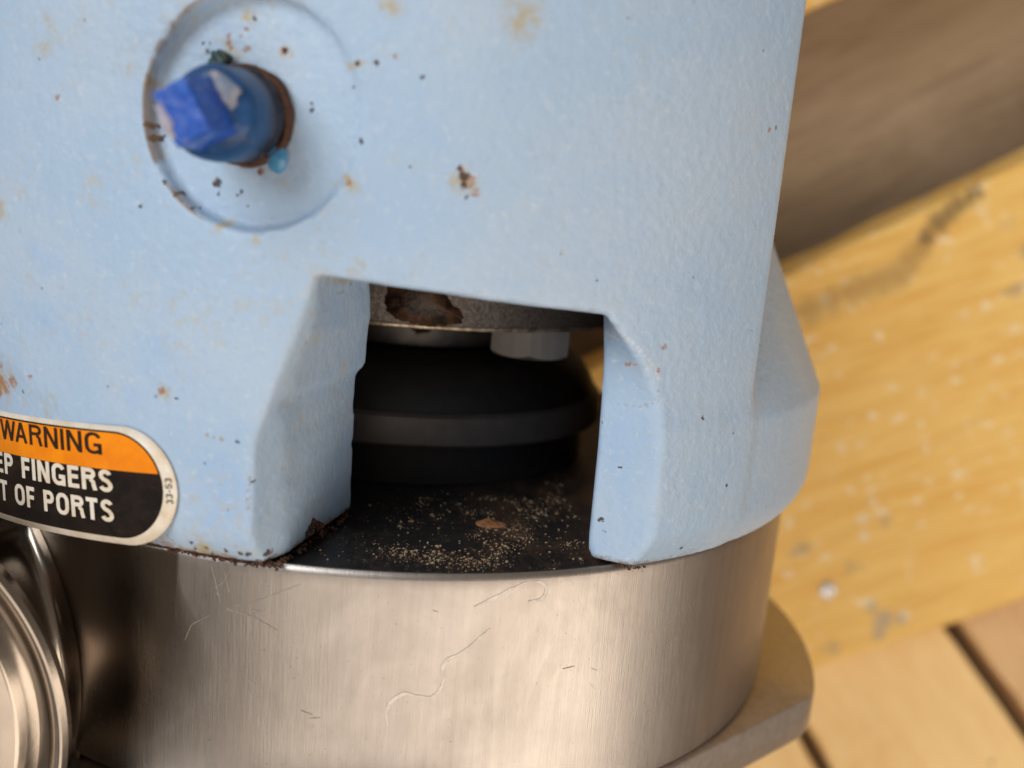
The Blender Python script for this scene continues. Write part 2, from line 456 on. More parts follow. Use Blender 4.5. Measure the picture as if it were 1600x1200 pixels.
def mat_backplate():
    n = NT("dusty_black_plate")
    P = n.obj()
    d1 = n.rng(n.noise(P, 240.0, 6, 0.75), 0.52, 0.72, 0, 0.6)
    d2 = n.rng(n.noise(P, 1500.0, 3, 0.7), 0.58, 0.75, 0, 0.7)
    d = n.math('MULTIPLY', d2, n.rng(n.noise(P, 60.0, 3, 0.6), 0.40, 0.62))
    c = n.mix(d1, (0.020, 0.018, 0.019), (0.055, 0.036, 0.024))
    c = n.mix(d, c, (0.22, 0.15, 0.09))
    x = n.sep(P)[0]
    sm = n.math('MULTIPLY', n.rng(x, 0.004, 0.030), n.rng(n.noise(n.mapping(P, scale=(140, 60, 60), rot=(0, 0.6, 0)), 1.0, 5, 0.7, 1.0), 0.42, 0.66))
    c = n.mix(n.math('MULTIPLY', sm, 0.75), c, (0.11, 0.060, 0.035))
    fine = n.rng(n.noise(P, 2600.0, 2, 0.6), 0.60, 0.70)
    c = n.mix(n.math('MULTIPLY', fine, n.rng(n.noise(P, 95.0, 4, 0.7), 0.45, 0.62, 0, 0.8)), c, (0.30, 0.21, 0.13))
    return n.set(color=c, rough=n.math('ADD', 0.34, n.math('MULTIPLY', d1, 0.5)), spec=0.5,
                 normal=n.bump(n.noise(P, 500.0, 4, 0.6), 0.0003, 0.5))


C0_ = (-0.0258, 0.0690, 0.0928)
PD_ = (-0.2917, -0.0698, 0.9540)


def mat_plug():
    n = NT("worn_blue_plastic")
    P = n.obj()
    f = n.noise(P, 260.0, 5, 0.7)
    c = n.mix(n.rng(f, 0.4, 0.65), (0.009, 0.072, 0.22), (0.006, 0.045, 0.145))
    g = n.rng(n.noise(P, 420.0, 5, 0.75), 0.56, 0.68, 0, 0.75)
    # oily grime where the thread enters the boss
    ax_d = n.vmath('DOT_PRODUCT', n.vmath('SUBTRACT', P, tuple(C0_)), tuple(PD_))
    grime = n.rng(n.math('ADD', ax_d, n.math('MULTIPLY', n.noise(P, 260.0, 5, 0.7), 0.006)), 0.0105, 0.0068)
    c = n.mix(n.math('MULTIPLY', grime, 0.92), c, (0.018, 0.013, 0.014))
    c = n.mix(g, c, (0.065, 0.055, 0.075))
    w = n.rng(n.noise(n.vmath('ADD', P, (0.3, 0.1, 0.2)), 500.0, 4, 0.75), 0.60, 0.72, 0, 0.5)
    c = n.mix(w, c, (0.42, 0.43, 0.50))
    return n.set(color=c, rough=0.38, normal=n.bump(f, 0.0006, 0.5), spec=0.5)


def mat_head():
    n = NT("scuffed_bright_blue_plastic")
    P = n.obj()
    f = n.noise(P, 350.0, 5, 0.7)
    c = n.mix(n.rng(f, 0.4, 0.65), (0.012, 0.075, 0.42), (0.025, 0.115, 0.50))
    w = n.rng(n.noise(P, 480.0, 5, 0.8), 0.55, 0.66, 0, 0.55)
    c = n.mix(w, c, (0.40, 0.45, 0.62))
    return n.set(color=c, rough=0.35, normal=n.bump(f, 0.0006, 0.5))


M_plate = mat_backplate()
M_plug = mat_plug()
M_head = mat_head()
M_pale = mat_simple("scraped_pale_plastic", (0.13, 0.19, 0.28), 0.5, var=(0.36, 0.34, 0.38), scale=420, bump=0.0005)
M_cream = mat_simple("chewed_cream_plastic", (0.50, 0.47, 0.48), 0.6, var=(0.30, 0.30, 0.45), scale=600)
M_drip = mat_simple("light_blue_paint_drip", (0.045, 0.22, 0.44), 0.25, var=(0.08, 0.30, 0.52))
M_teal = mat_simple("teal_tape_scrap", (0.015, 0.075, 0.08), 0.5, var=(0.05, 0.05, 0.03), scale=700)
M_s_white = mat_simple("sticker_white", (0.84, 0.77, 0.66), 0.4, var=(0.74, 0.62, 0.46), scale=220)
M_s_orange = mat_simple("sticker_orange", (0.98, 0.30, 0.006), 0.33, var=(0.86, 0.23, 0.006), scale=150)
M_s_black = mat_simple("sticker_black", (0.009, 0.007, 0.0065), 0.36, var=(0.020, 0.013, 0.010), scale=260, spec=0.3)
def label_wear(m, dirt, amt):
    n = NT.__new__(NT); n.m = m; n.t = m.node_tree
    n.b = [k for k in n.t.nodes if k.type == 'BSDF_PRINCIPLED'][0]
    P = n.obj()
    cin = n.b.inputs['Base Color'].links[0].from_socket
    a = n.rng(n.noise(n.mapping(P, scale=(90, 260, 90), rot=(0, 0, 0.8)), 1.0, 6, 0.75, 0.8), 0.56, 0.74, 0, amt)
    b = n.rng(n.noise(P, 1100.0, 3, 0.7), 0.66, 0.74, 0, amt)
    n.lk(n.mix(n.math('MAXIMUM', a, b), cin, dirt), n.b.inputs['Base Color'])
label_wear(M_s_black, (0.10, 0.065, 0.04), 0.35)
label_wear(M_s_white, (0.40, 0.27, 0.13), 0.45)
label_wear(M_s_orange, (0.62, 0.22, 0.03), 0.35)
M_s_ink = mat_simple("sticker_ink", (0.03, 0.014, 0.008), 0.4)

# ================================================================== PUMP
pump = bpy.data.objects.new("sanitary_pump", None)
COL.objects.link(pump)
pump.location = (0, -0.06, -0.108)
pump['label'] = "sky blue cast pump bracket bolted over a brushed stainless casing, lying on the wooden pallet"
pump['category'] = "pump"


# ------------------------------------------------------------------ blue casting, as a signed field
def smax(a, b, k):
    h = np.clip(0.5 - 0.5 * (b - a) / k, 0, 1)
    return b * (1 - h) + a * h + k * h * (1 - h)


def smin(a, b, k):
    return -smax(-a, -b, k)


def build_casting():
    st = 0.72
    xs = np.arange(-104, 104.01, st, dtype=np.float32)
    ys = np.arange(-2.2, 128, st, dtype=np.float32)
    zs = np.arange(-100, 104.01, st, dtype=np.float32)
    X2, Z2 = np.meshgrid(xs, zs, indexing='ij')
    RR = np.hypot(X2, Z2)
    PH = np.degrees(np.arctan2(X2, Z2))
    # neck: flattened front between two side planes, drum-round front on the right
    front = np.full_like(RR, 99.0)
    t = np.clip((PH + 9) / -30.0, 0, 1)
    front_l = 97.4 / np.cos(np.radians(np.clip(0.50 * (PH + 10), -45, 0)))
    k = np.clip((PH + 10) / 16.0, 0, 1)
    k = k * k * (3 - 2 * k)
    front = front_l * (1 - k) + 99.1 * k
    neck2 = smax(RR - front, np.abs(X2 + 6.0) - 68.2, 1.2)
    neck2 = smax(neck2, -72 - Z2, 4.0)
    F = np.empty((len(xs), len(ys), len(zs)), dtype=np.float32)
    rgt = np.clip((PH - 5) / 25.0, 0, 1) * (np.abs(PH) < 180)
    for j, y in enumerate(ys):
        rb = 99.5 - (3.4 * (1 - y / 7.0) ** 2 if y < 7 else 0)
        # left part slopes gently up to the neck, right part is a steeper cone
        sl = 99.5 - max(0.0, y - 20.6) * 0.10
        sr = 99.5 - max(0.0, y - 25.0) * 0.47
        rs = sl * (1 - rgt) + sr * rgt
        rs = np.minimum(rs, rb)
        skirt = RR - rs
        skirt = np.maximum(skirt, y - 60)
        nk = np.maximum(neck2, RR - 99.4) if y < 21 else neck2 * 1.0
        if 21 <= y < 45:
            nk = np.maximum(neck2, RR - 99.4 - (y - 21) * 0.25)
        o = smin(nk + max(0.0, 6.5 - y) * 0.45, skirt, 2.4)
        o = np.maximum(o, 0.5 - y)
        o = np.maximum(o, y - 125)
        # cavity
        if y < 62:
            cav = np.maximum(RR - 66.2, y - 60)
            o = np.maximum(o, -cav)
        # ---- port
        tt = np.clip((y - 30.0) / 13.0, 0, 1)
        jag = 0.0
        x0 = -8.5 + np.interp(y, [0, 12, 22, 26.5, 28.2, 33, 37, 43, 48], [0.1, -.3, -.5, -.5, 1.2, 1.2, 1.7, 1.1, 1.1])
        x0 += 0.06 * math.sin(y * 0.83) + 0.04 * math.sin(y * 1.7 + 1)
        kk = -0.352 + 0.132 * tt
        wl = x0 * 1.0 + (Z2 - 66.2) * kk                     # left wall x
        cr = np.interp(y, [0, 4, 20, 33, 43], [33.6, 33.0, 32.9, 32.5, 31.6])
        k2 = np.interp(y, [0, 29, 33, 38, 43], [2.1, 1.9, 1.3, 0.5, -0.1])
        wr = np.where(Z2 > 85.5, cr + (Z2 - 85.5) * k2, cr + (85.5 - Z2) * 0.42)
        top = y - (46.0 - 0.062 * (X2 + 6))
        main = smax(smax((wl - X2) / 1.06, (X2 - wr) / (1.15 if y > 30 else 1.9), 1.0), top, 0.7)
        # left chamfer
        cx, cz = -16.9, 90.6
        ch = -(((X2 - cx) * 6.4 + (Z2 - cz) * 5.3) / 8.31) + max(0.0, y - 21.0) * 0.24
        ch = smax(ch, top, 1.0)
        ch = np.maximum(ch, X2 - 10)
        port = smin(main, ch, 0.5)
        port = np.maximum(port, 45 - Z2)
        o = smax(o, -port, 0.9)
        # ---- second port, far side
        a = math.radians(136)
        p2 = smax(np.abs(X2 * math.cos(a) - Z2 * math.sin(a)) - 36, y - 52, 2)
        p2 = np.maximum(p2, 40 - (X2 * math.sin(a) + Z2 * math.cos(a)))
        o = smax(o, -p2, 0.9)
        # ---- recessed boss (spot face)
        if 45 < y < 92:
            a = math.radians(-18.5)
            c0 = (-24.3, 68.9, 92.9)
            dx, dy, dz = X2 - c0[0], y - c0[1], Z2 - c0[2]
            ax = dx * math.sin(a) + dz * math.cos(a)
            uu = dx * math.cos(a) - dz * math.sin(a)
            rad = np.sqrt(uu * uu + dy * dy)
            boss = smax(rad - 16.6, -1.0 - ax, 1.2)
            o = smax(o, -boss, 0.35)
        # ---- rounded pocket beside the neck edge on the right
        if 33 < y < 70:
            pk = smax(np.hypot(X2 - 66.5, 0) - 3.2, 44.5 - y, 5)
            pk = np.maximum(pk, 66 - Z2)
            o = smax(o, -np.maximum(pk, 0 * X2 + (62.4 - X2)), 0.8)
        F[:, j, :] = o
    # cast surface unevenness
    return xs, ys, zs, F


def surface_nets(xs, ys, zs, F):
    nx, ny, nz = F.shape
    ins = F < 0
    c = np.zeros((nx - 1, ny - 1, nz - 1), dtype=np.int8)
    for dx in (0, 1):
        for dy in (0, 1):
            for dz in (0, 1):
                c += ins[dx:nx - 1 + dx, dy:ny - 1 + dy, dz:nz - 1 + dz]
    act = (c > 0) & (c < 8)
    idx = np.full(act.shape, -1, dtype=np.int32)
    I, J, K = np.nonzero(act)
    idx[I, J, K] = np.arange(len(I))
    ps = np.zeros((len(I), 3)); cnt = np.zeros(len(I))
    corners = [(a, b, d) for a in (0, 1) for b in (0, 1) for d in (0, 1)]
    for a in corners:
        for ax in range(3):
            if a[ax] == 0:
                b = list(a); b[ax] = 1
                fa = F[I + a[0], J + a[1], K + a[2]]
                fb = F[I + b[0], J + b[1], K + b[2]]
                m = (fa < 0) != (fb < 0)
                t = np.where(m, fa / np.where(fa == fb, 1, fa - fb), 0)
                p = np.array(a, float)[None, :].repeat(len(I), 0)
                p[:, ax] += t
                ps[m] += p[m]
                cnt[m] += 1
    ps /= cnt[:, None]
    st = xs[1] - xs[0]
    V = np.stack([xs[0] + (I + ps[:, 0]) * st, ys[0] + (J + ps[:, 1]) * st, zs[0] + (K + ps[:, 2]) * st], 1)
    quads = []
    for ax in range(3):
        sl0 = [slice(None)] * 3; sl1 = [slice(None)] * 3
        sl0[ax] = slice(0, -1); sl1[ax] = slice(1, None)
        a = ins[tuple(sl0)]; b = ins[tuple(sl1)]
        for sgn, m in ((0, a & ~b), (1, ~a & b)):
            i, j, k = np.nonzero(m)
            o1, o2 = [(1, 2), (2, 0), (0, 1)][ax]
            P0 = np.stack([i, j, k], 1)
            ok = (P0[:, o1] > 0) & (P0[:, o2] > 0) & (P0[:, o1] < F.shape[o1] - 1) & (P0[:, o2] < F.shape[o2] - 1)
            P0 = P0[ok]
            def g(d1, d2):
                q = P0.copy(); q[:, o1] -= d1; q[:, o2] -= d2
                return idx[q[:, 0], q[:, 1], q[:, 2]]
            q = np.stack([g(1, 1), g(0, 1), g(0, 0), g(1, 0)], 1)
            if sgn:
                q = q[:, ::-1]
            quads.append(q)
    return V, np.concatenate(quads)


xs_, ys_, zs_, F_ = build_casting()
V_, Q_ = surface_nets(xs_, ys_, zs_, F_)
del F_
me = bpy.data.meshes.new("cast_bracket")
me.vertices.add(len(V_))
me.vertices.foreach_set("co", (V_ * 0.001).astype(np.float32).ravel())
me.loops.add(Q_.size)
me.loops.foreach_set("vertex_index", Q_.ravel().astype(np.int32))
me.polygons.add(len(Q_))
me.polygons.foreach_set("loop_start", np.arange(0, Q_.size, 4, dtype=np.int32))
me.polygons.foreach_set("loop_total", np.full(len(Q_), 4, dtype=np.int32))
me.update(calc_edges=True)
me.validate()
bracket = link("cast_bracket", me, M_paint, pump, smooth=True)

# brown primer lining seen through the port
bm = bmesh.new()
lathe(bm, [(0.0659, 0.0008), (0.0659, 0.0530), (0.0659, 0.0595), (0.002, 0.0596)], 120)
for f in list(bm.faces):
    c = f.calc_center_median()
    az = math.degrees(math.atan2(c.x, c.z))
    if (c.y < 0.055 and -25 < az < 52) or (c.y < 0.053 and 100 < az < 172):
        bm.faces.remove(f)
from_bm("inner_wall", bm, M_inner, bracket, smooth=True, sharp=40)

# ------------------------------------------------------------------ steel casing
bm = bmesh.new()
pr_ = [(0.0936, -0.0010), (0.0938, -0.0001), (0.0945, 0.0), (0.0949, -0.0004), (0.0951, -0.0012)]
for k in range(1, 24):
    pr_.append((0.0951, -0.0012 - k * 0.0018))
pr_ += [(0.0950, -0.0434), (0.0938, -0.0444), (0.080, -0.0444)]
lathe(bm, pr_, 360)
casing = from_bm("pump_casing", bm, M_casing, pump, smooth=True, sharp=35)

# black back plate inside the rim
bm = bmesh.new()
r_ = lathe(bm, [(0.030, -0.0012), (0.030, -0.0006), (0.0930, -0.0006), (0.0935, -0.0011), (0.0935, -0.004)], 160)
from_bm("back_plate", bm, M_plate, pump, smooth=True, sharp=35)

# square flange with clipped corners under the casing
bm = bmesh.new()
N = 720
top = []
def fl_r(deg):
    r = 0.1082
    for k in range(4):
        d = math.radians(deg - (36 + 90 * k))
        if math.cos(d) > 0.05:
            r = min(r, 0.0952 / math.cos(d)) if r > 0.0952 / math.cos(d) else r
    return r
rad = np.array([fl_r(i * 360 / N) for i in range(N)])
ker = np.ones(9) / 9
rad = np.convolve(np.concatenate([rad[-4:], rad, rad[:4]]), ker, 'valid')
rings = []
for (dr, y) in ((-0.04, -0.0447), (-0.0006, -0.0447), (-0.0002, -0.0449), (0, -0.0453), (0, -0.0535), (-0.0008, -0.0550), (-0.0028, -0.0562), (-0.05, -0.0564)):
    rings.append([bm.verts.new(pt(rad[i] + dr, i * 360 / N, y)) for i in range(N)])
for k in range(len(rings) - 1):
    for i in range(N):
        j = (i + 1) % N
        bm.faces.new((rings[k][i], rings[k][j], rings[k + 1][j], rings[k + 1][i]))
cap(bm, rings[-1])
from_bm("mounting_flange", bm, M_flange, pump, smooth=True, sharp=35)

# stub and ferrule to the lower left, pointing at the viewer
FX, FY, FS, FR = -0.0955, -0.0318, 0.0945, 0.0455
ax = Vector((0, 0, 1))
def fpt(z, r, th):
    return Vector((FX + r * math.cos(th), FY + r * math.sin(th), z))
def on_drum(r, th, R=0.0951):
    xo = FX + r * math.cos(th)
    return math.sqrt(max(0.0, R * R - xo * xo))
bm = bmesh.new()
seg = 160
rows = []
T = 16
for k in range(T + 1):
    t = k / T
    row = []
    for i in range(seg):
        th = 2 * math.pi * i / seg
        r0, rf = 0.0375, 0.0440
        lim = rf
        if math.sin(th) > 0.05:
            lim = min(rf, (-0.0006 - FY) / math.sin(th))
        r0_ = min(r0, lim - 0.0004)
        A = fpt(on_drum(lim, th) - 0.0001, lim, th)
        B = fpt(on_drum(r0_, th), r0_, th)
        C = fpt(FS - 0.0085, min(0.0372, r0_), th)
        p = A * (1 - t) ** 2 + B * 2 * t * (1 - t) + C * t * t
        row.append(bm.verts.new(p))
    rows.append(row)
for k in range(T):
    for i in range(seg):
        j = (i + 1) % seg
        bm.faces.new((rows[k][i], rows[k][j], rows[k + 1][j], rows[k + 1][i]))
stub = from_bm("outlet_stub", bm, M_polish, pump, smooth=True)
FM = frame_matrix(Vector((FX, FY, 0)), ax)
bm = bmesh.new()
FP = [(0.0310, FS - 0.0086), (0.0372, FS - 0.0084), (0.0376, FS - 0.0064), (0.0400, FS - 0.0048), (FR - 0.0008, FS - 0.0032), (FR, FS - 0.0024), (FR, FS - 0.0007),
      (FR - 0.0007, FS), (FR - 0.0011, FS), (FR - 0.0016, FS - 0.0010), (FR - 0.0024, FS - 0.0011), (FR - 0.0028, FS - 0.0003), (FR - 0.0032, FS - 0.0005), (FR - 0.0038, FS - 0.0024), (FR - 0.0052, FS - 0.0028),
      (FR - 0.0066, FS - 0.0020), (FR - 0.0074, FS - 0.0004), (FR - 0.0082, FS), (FR - 0.0104, FS), (FR - 0.0110, FS - 0.0006), (FR - 0.0114, FS - 0.0030), (0.0335, 0.06), (0.0335, 0.02)]
lathe(bm, FP, 200, FM)
fer = from_bm("outlet_ferrule", bm, M_polish, pump, smooth=True, sharp=38)

# marks on the casing ------------------------------------------------
def ribbon(name, pts, w, mat, parent, r=0.0952, jitter=0.15):
    """thin raised wandering line on the casing; pts are (deg, mm)"""
    P = [(math.radians(a) * r, y * 0.001) for a, y in pts]
    # resample
    Q = []
    for a, b in zip(P[:-1], P[1:]):
        n = max(2, int(math.hypot(b[0] - a[0], b[1] - a[1]) / 0.0004))
        for i in range(n):
            Q.append((a[0] + (b[0] - a[0]) * i / n, a[1] + (b[1] - a[1]) * i / n))
    Q.append(P[-1])
    for _ in range(3):
        Q = [Q[0]] + [tuple((Q[i - 1][k] + 2 * Q[i][k] + Q[i + 1][k]) / 4 for k in (0, 1)) for i in range(1, len(Q) - 1)] + [Q[-1]]
    bm = bmesh.new()
    prev = None
    for i, q in enumerate(Q):
        a = Q[max(0, i - 1)]; b = Q[min(len(Q) - 1, i + 1)]
        d = Vector((b[0] - a[0], b[1] - a[1])).normalized()
        nrm = Vector((-d.y, d.x))
        ww = w * (0.7 + 0.35 * math.sin(i * 0.21) + 0.15 * math.sin(i * 0.9 + 1)) * min(1, 4 * i / len(Q) + .3, 4 * (1 - i / len(Q)) + .3)
        jx = (math.sin(i * 0.37) + math.sin(i * 0.11)) * w * jitter
        row = []
        for sgn, h in ((-1, -0.00004), (0, 0.00006), (1, -0.00004)):
            s, y = q[0] + nrm.x * ww * sgn + nrm.x * jx, q[1] + nrm.y * ww * sgn + nrm.y * jx
            row.append(bm.verts.new((( r + h) * math.sin(s / r), y, (r + h) * math.cos(s / r))))
        if prev:
            bm.faces.new((prev[0], prev[1], row[1], row[0]))
            bm.faces.new((prev[1], prev[2], row[2], row[1]))
        prev = row
    return from_bm(name, bm, mat, parent, smooth=True)


S1 = [(0.6, -26.4), (0.3, -24.1), (0.8, -21.9), (2.0, -20.6), (3.5, -21.3), (4.6, -21.5), (5.5, -20.2), (5.8, -18.1), (5.5, -16.1), (6.0, -14.5), (7.4, -13.4), (8.8, -11.4), (10.0, -9.4)]
S2 = [(8.2, -5.5), (10.1, -4.2), (12.0, -2.4), (13.8, -1.4), (15.2, -1.6), (15.8, -3.0), (15.4, -4.7), (13.8, -5.0)]
SCR = [[(-17.8, -1.6), (-17.3, -4.1), (-16.7, -7.8)], [(-16.3, -2.7), (-15.8, -5.9)], [(-8.7, -2.9), (-11.8, -5.7), (-14.0, -7.6)],
       [(-14.8, -9.0), (-13.0, -9.6), (-10.7, -11.3)], [(-20.4, -15.7), (-19.7, -12.6), (-17.6, -10.3)], [(-15.8, -2.1), (-16.4, -4.4), (-17.5, -5.6)]]
ribbon("dried_drip_mark", S1, 0.00034, M_wstain, casing)
ribbon("dried_drip_mark", S2, 0.00030, M_wstain, casing)
M_scr = mat_simple("faint_scratch", (0.50, 0.44, 0.37), 0.5, 0.4, var=(0.36, 0.31, 0.26), scale=1500)
for s in SCR:
    ribbon("scratch", s, 0.00005, M_scr, casing)
rs_ = random.Random(21)
for k in range(11):
    a, y = rs_.choice([(-13, -9), (-14, -10), (2, -5), (20, -22), (-8, -26)])
    a += rs_.gauss(0, 2.2); y = min(-3.0, max(-38.0, y + rs_.gauss(0, 2.5)))
    L_, t_ = rs_.uniform(0.6, 2.6), rs_.choice((-0.5, 0.4, 0.1)) + rs_.gauss(0, .2)
    ribbon("scratch", [(a, y), (a + L_ * .6 * math.cos(t_), max(-42, min(-1.5, y + L_ * math.sin(t_))))], 0.00004, M_scr, casing, jitter=0.0)

# ------------------------------------------------------------------ things inside the port
bm = bmesh.new()
lathe(bm, [(0.020, -0.0005), (0.0455, -0.0004), (0.0455, 0.0062), (0.0452, 0.0080), (0.0455, 0.0084)], 128)
from_bm("seal_base", bm, M_black, pump, smooth=True, sharp=30)
bm = bmesh.new()
lathe(bm, [(0.0430, 0.0083), (0.0490, 0.0086), (0.0495, 0.0092), (0.0492, 0.0148), (0.0484, 0.0156), (0.040, 0.0158)], 128)
from_bm("seal_band", bm, M_band, pump, smooth=True, sharp=30)
bm = bmesh.new()
lathe(bm, [(0.0480, 0.0156), (0.0468, 0.0185), (0.0440, 0.0225), (0.0400, 0.0252), (0.030, 0.0262), (0.028, 0.0262)], 128)
from_bm("rubber_bellows", bm, M_black, pump, smooth=True, sharp=50)
bm = bmesh.new()
lathe(bm, [(0.020, 0.0262), (0.0300, 0.0264), (0.0305, 0.0268), (0.0305, 0.0337)], 96)
from_bm("shaft_collar", bm, M_collar, pump, smooth=True, sharp=30)
bm = bmesh.new()
rg = lathe(bm, [(0.010, 0.0337), (0.0522, 0.0337), (0.0528, 0.0341), (0.0530, 0.0350), (0.0530, 0.0500), (0.010, 0.0502)], 160)
disc = from_bm("seal_disc", bm, M_disc, pump, smooth=True, sharp=35)
bm = bmesh.new()
lathe(bm, [(0.0524, 0.0336), (0.0530, 0.0337), (0.0532, 0.0340), (0.0531, 0.0345)], 160)
from_bm("worn_edge", bm, M_edge, disc, smooth=True)
# black oil patch on the disc edge
def blob_on_cyl(name, r, outline, mat, parent, h=0.00025):
    from mathutils import noise
    fine = []
    for (a, y), (a2, y2) in zip(outline, outline[1:] + outline[:1]):
        for k in range(5):
            u, v = a + (a2 - a) * k / 5, y + (y2 - y) * k / 5
            nv = noise.noise_vector(Vector((u * .9, v * .9, 3)))
            fine.append((u + nv.x * 0.9, v + nv.y * 0.7))
    outline = fine
    bm = bmesh.new()
    P = [Vector(((r + h) * math.sin(math.radians(a)), y * 0.001, (r + h) * math.cos(math.radians(a)))) for a, y in outline]
    c = sum(P, Vector()) / len(P)
    rr = math.hypot(c.x, c.z)
    c.x *= (r + h * 2) / rr; c.z *= (r + h * 2) / rr
    vs = [bm.verts.new(p) for p in P]
    base = [bm.verts.new(Vector((p.x * (r - .0002) / (r + h), p.y, p.z * (r - .0002) / (r + h)))) for p in P]
    cc = bm.verts.new(c)
    n = len(vs)
    for i in range(n):
        bm.faces.new((vs[i], vs[(i + 1) % n], cc))
        bm.faces.new((base[i], base[(i + 1) % n], vs[(i + 1) % n], vs[i]))
    return from_bm(name, bm, mat, parent, smooth=True)
blob_on_cyl("oil_patch", 0.0530, [(-2.5, 46), (-4.5, 43), (-5.2, 39.5), (-4.5, 36.5), (-1, 35.0), (2, 34.5), (5.5, 34.3), (9, 35), (11.5, 35.2), (11, 37.5), (8.5, 38.8), (7.2, 41), (6, 42.5), (6.4, 45), (3, 47)], M_oil, disc)
blob_on_cyl("oil_patch", 0.0305, [(-3, 33.4), (4, 33.4), (10, 33.3), (11, 31.6), (8, 29.8), (3, 29.2), (1, 30.8), (-3, 31.6), (-8, 32.0), (-9, 33.2)], M_oil, disc)
# hex bolt head hanging under the disc
bc = Vector((0.0262, 0, 0.0365))
bm = bmesh.new()
a0 = math.radians(-7)
def hexr(y, rr, cham):
    out = []
    for i in range(48):
        a = a0 + 2 * math.pi * i / 48
        d = (math.degrees(2 * math.pi * i / 48) % 60) - 30
        hr = rr * math.cos(math.radians(30)) / math.cos(math.radians(d))
        yy = y + (max(0, hr - rr * 0.875) * 0.75 if cham else 0)
        out.append(bm.verts.new((bc.x + hr * math.sin(a), yy, bc.z + hr * math.cos(a))))
    return out
r1 = hexr(0.0338, 0.0094, False)
r2 = hexr(0.0278, 0.0094, True)
r3 = [bm.verts.new((bc.x + 0.0078 * math.sin(a0 + 2 * math.pi * i / 48), 0.0276, bc.z + 0.0078 * math.cos(a0 + 2 * math.pi * i / 48))) for i in range(48)]
for A_, B_ in ((r1, r2), (r2, r3)):
    for i in range(48):
        j = (i + 1) % 48
        bm.faces.new((A_[i], A_[j], B_[j], B_[i]))
cap(bm, r3)
hexb = from_bm("hex_bolt", bm, M_bolt, pump, smooth=True, sharp=25)

# ------------------------------------------------------------------ plug in the boss
ang = math.radians(-17); el = math.radians(-4)
pd = Vector((math.sin(ang) * math.cos(el), math.sin(el), math.cos(ang) * math.cos(el)))
C0 = Vector((-0.0256, 0.0686, 0.0928))
PM = frame_matrix(C0, pd)
plug = bpy.data.objects.new("drain_plug", None)
COL.objects.link(plug)
plug.parent = pump
plug.location = C0 - pump.location
plug['label'] = "battered dark blue pipe plug with square head, screwed into the recessed boss"
def rough_mesh(bm, amp, sc=400):
    from mathutils import noise
    for v in bm.verts:
        nv = noise.noise_vector(v.co * sc)
        v.co += nv * amp
bm = bmesh.new()
lathe(bm, [(0.0071, -0.0016), (0.0073, -0.0002), (0.0071, 0.0010), (0.0068, 0.0014), (0.0060, 0.000)], 60, PM)
rough_mesh(bm, 0.0004, 500)
from_bm("rust_ring", bm, M_rust, plug, smooth=True)
bm = bmesh.new()
pf = [(0.0060, -0.001)]
for k in range(3):
    pf += [(0.0067, 0.0018 + k * 0.0007), (0.0064, 0.00215 + k * 0.0007)]
pf += [(0.0066, 0.0044), (0.0065, 0.0090), (0.0062, 0.0102), (0.0053, 0.0112), (0.003, 0.0118)]
rr_ = lathe(bm, pf, 64, PM)
cap(bm, rr_[-1])
rough_mesh(bm, 0.00030, 330)
from_bm("plug_body", bm, M_plug, plug, smooth=True)
# square head, tapered and rotated, subdivided so that it can be battered
bm = bmesh.new()
R3 = math.radians(-28)
def sq(y, hx, hz):
    out = []
    n = 8
    cs = [(-1, -1), (1, -1), (1, 1), (-1, 1)]
    for c in range(4):
        a, b = cs[c], cs[(c + 1) % 4]
        for i in range(n):
            t = i / n
            X, Z = (a[0] + (b[0] - a[0]) * t), (a[1] + (b[1] - a[1]) * t)
            q = 1 - 0.03 * max(0, abs(X) + abs(Z) - 1.75) / 0.25
            X, Z = X * hx * q, Z * hz * q
            out.append(bm.verts.new(PM @ Vector((X * math.cos(R3) - Z * math.sin(R3), y, X * math.sin(R3) + Z * math.cos(R3)))))
    return out
secs = [sq(0.0100, 0.0033, 0.0042), sq(0.0125, 0.0031, 0.0040), sq(0.0150, 0.0029, 0.0039), sq(0.0168, 0.0027, 0.0038), sq(0.0176, 0.0027, 0.0037), sq(0.0179, 0.0025, 0.0035), sq(0.0180, 0.0014, 0.0022)]
for A_, B_ in zip(secs[:-1], secs[1:]):
    for i in range(32):
        j = (i + 1) % 32
        bm.faces.new((A_[i], A_[j], B_[j], B_[i]))
cap(bm, secs[-1])
rough_mesh(bm, 0.0003, 420)
from_bm("square_head", bm, M_head, plug, smooth=True, sharp=40)
# worn shoulder and chewed end of the square
def patch(name, cxy, rx, rz, y, mat, parent, amp, sd, rot=0.0, th=0.0004):
    from mathutils import noise
    bm = bmesh.new()
    n = 28
    top, low = [], []
    for i in range(n):
        a = 2 * math.pi * i / n
        k = 1 + amp * noise.noise(Vector((math.cos(a) * 1.8, math.sin(a) * 1.8, sd)))
        X, Z = rx * k * math.cos(a), rz * k * math.sin(a)
        X, Z = X * math.cos(rot) - Z * math.sin(rot) + cxy[0], X * math.sin(rot) + Z * math.cos(rot) + cxy[1]
        top.append(bm.verts.new(PM @ Vector((X, y, Z))))
        low.append(bm.verts.new(PM @ Vector((X * 1.02, y - th * 3, Z * 1.02))))
    c = bm.verts.new(PM @ Vector((cxy[0], y + th, cxy[1])))
    for i in range(n):
        j = (i + 1) % n
        bm.faces.new((top[i], top[j], c)); bm.faces.new((low[i], low[j], top[j], top[i]))
    return from_bm(name, bm, mat, parent, smooth=True)
patch("scraped_shoulder", (0.0022, -0.0030), 0.0030, 0.0019, 0.0116, M_pale, plug, 0.5, 1.0, math.radians(38))
patch("chewed_end", (-0.0020, 0.0014), 0.0007, 0.0027, 0.0182, M_cream, plug, 0.8, 4.0, math.radians(-28), 0.0002)
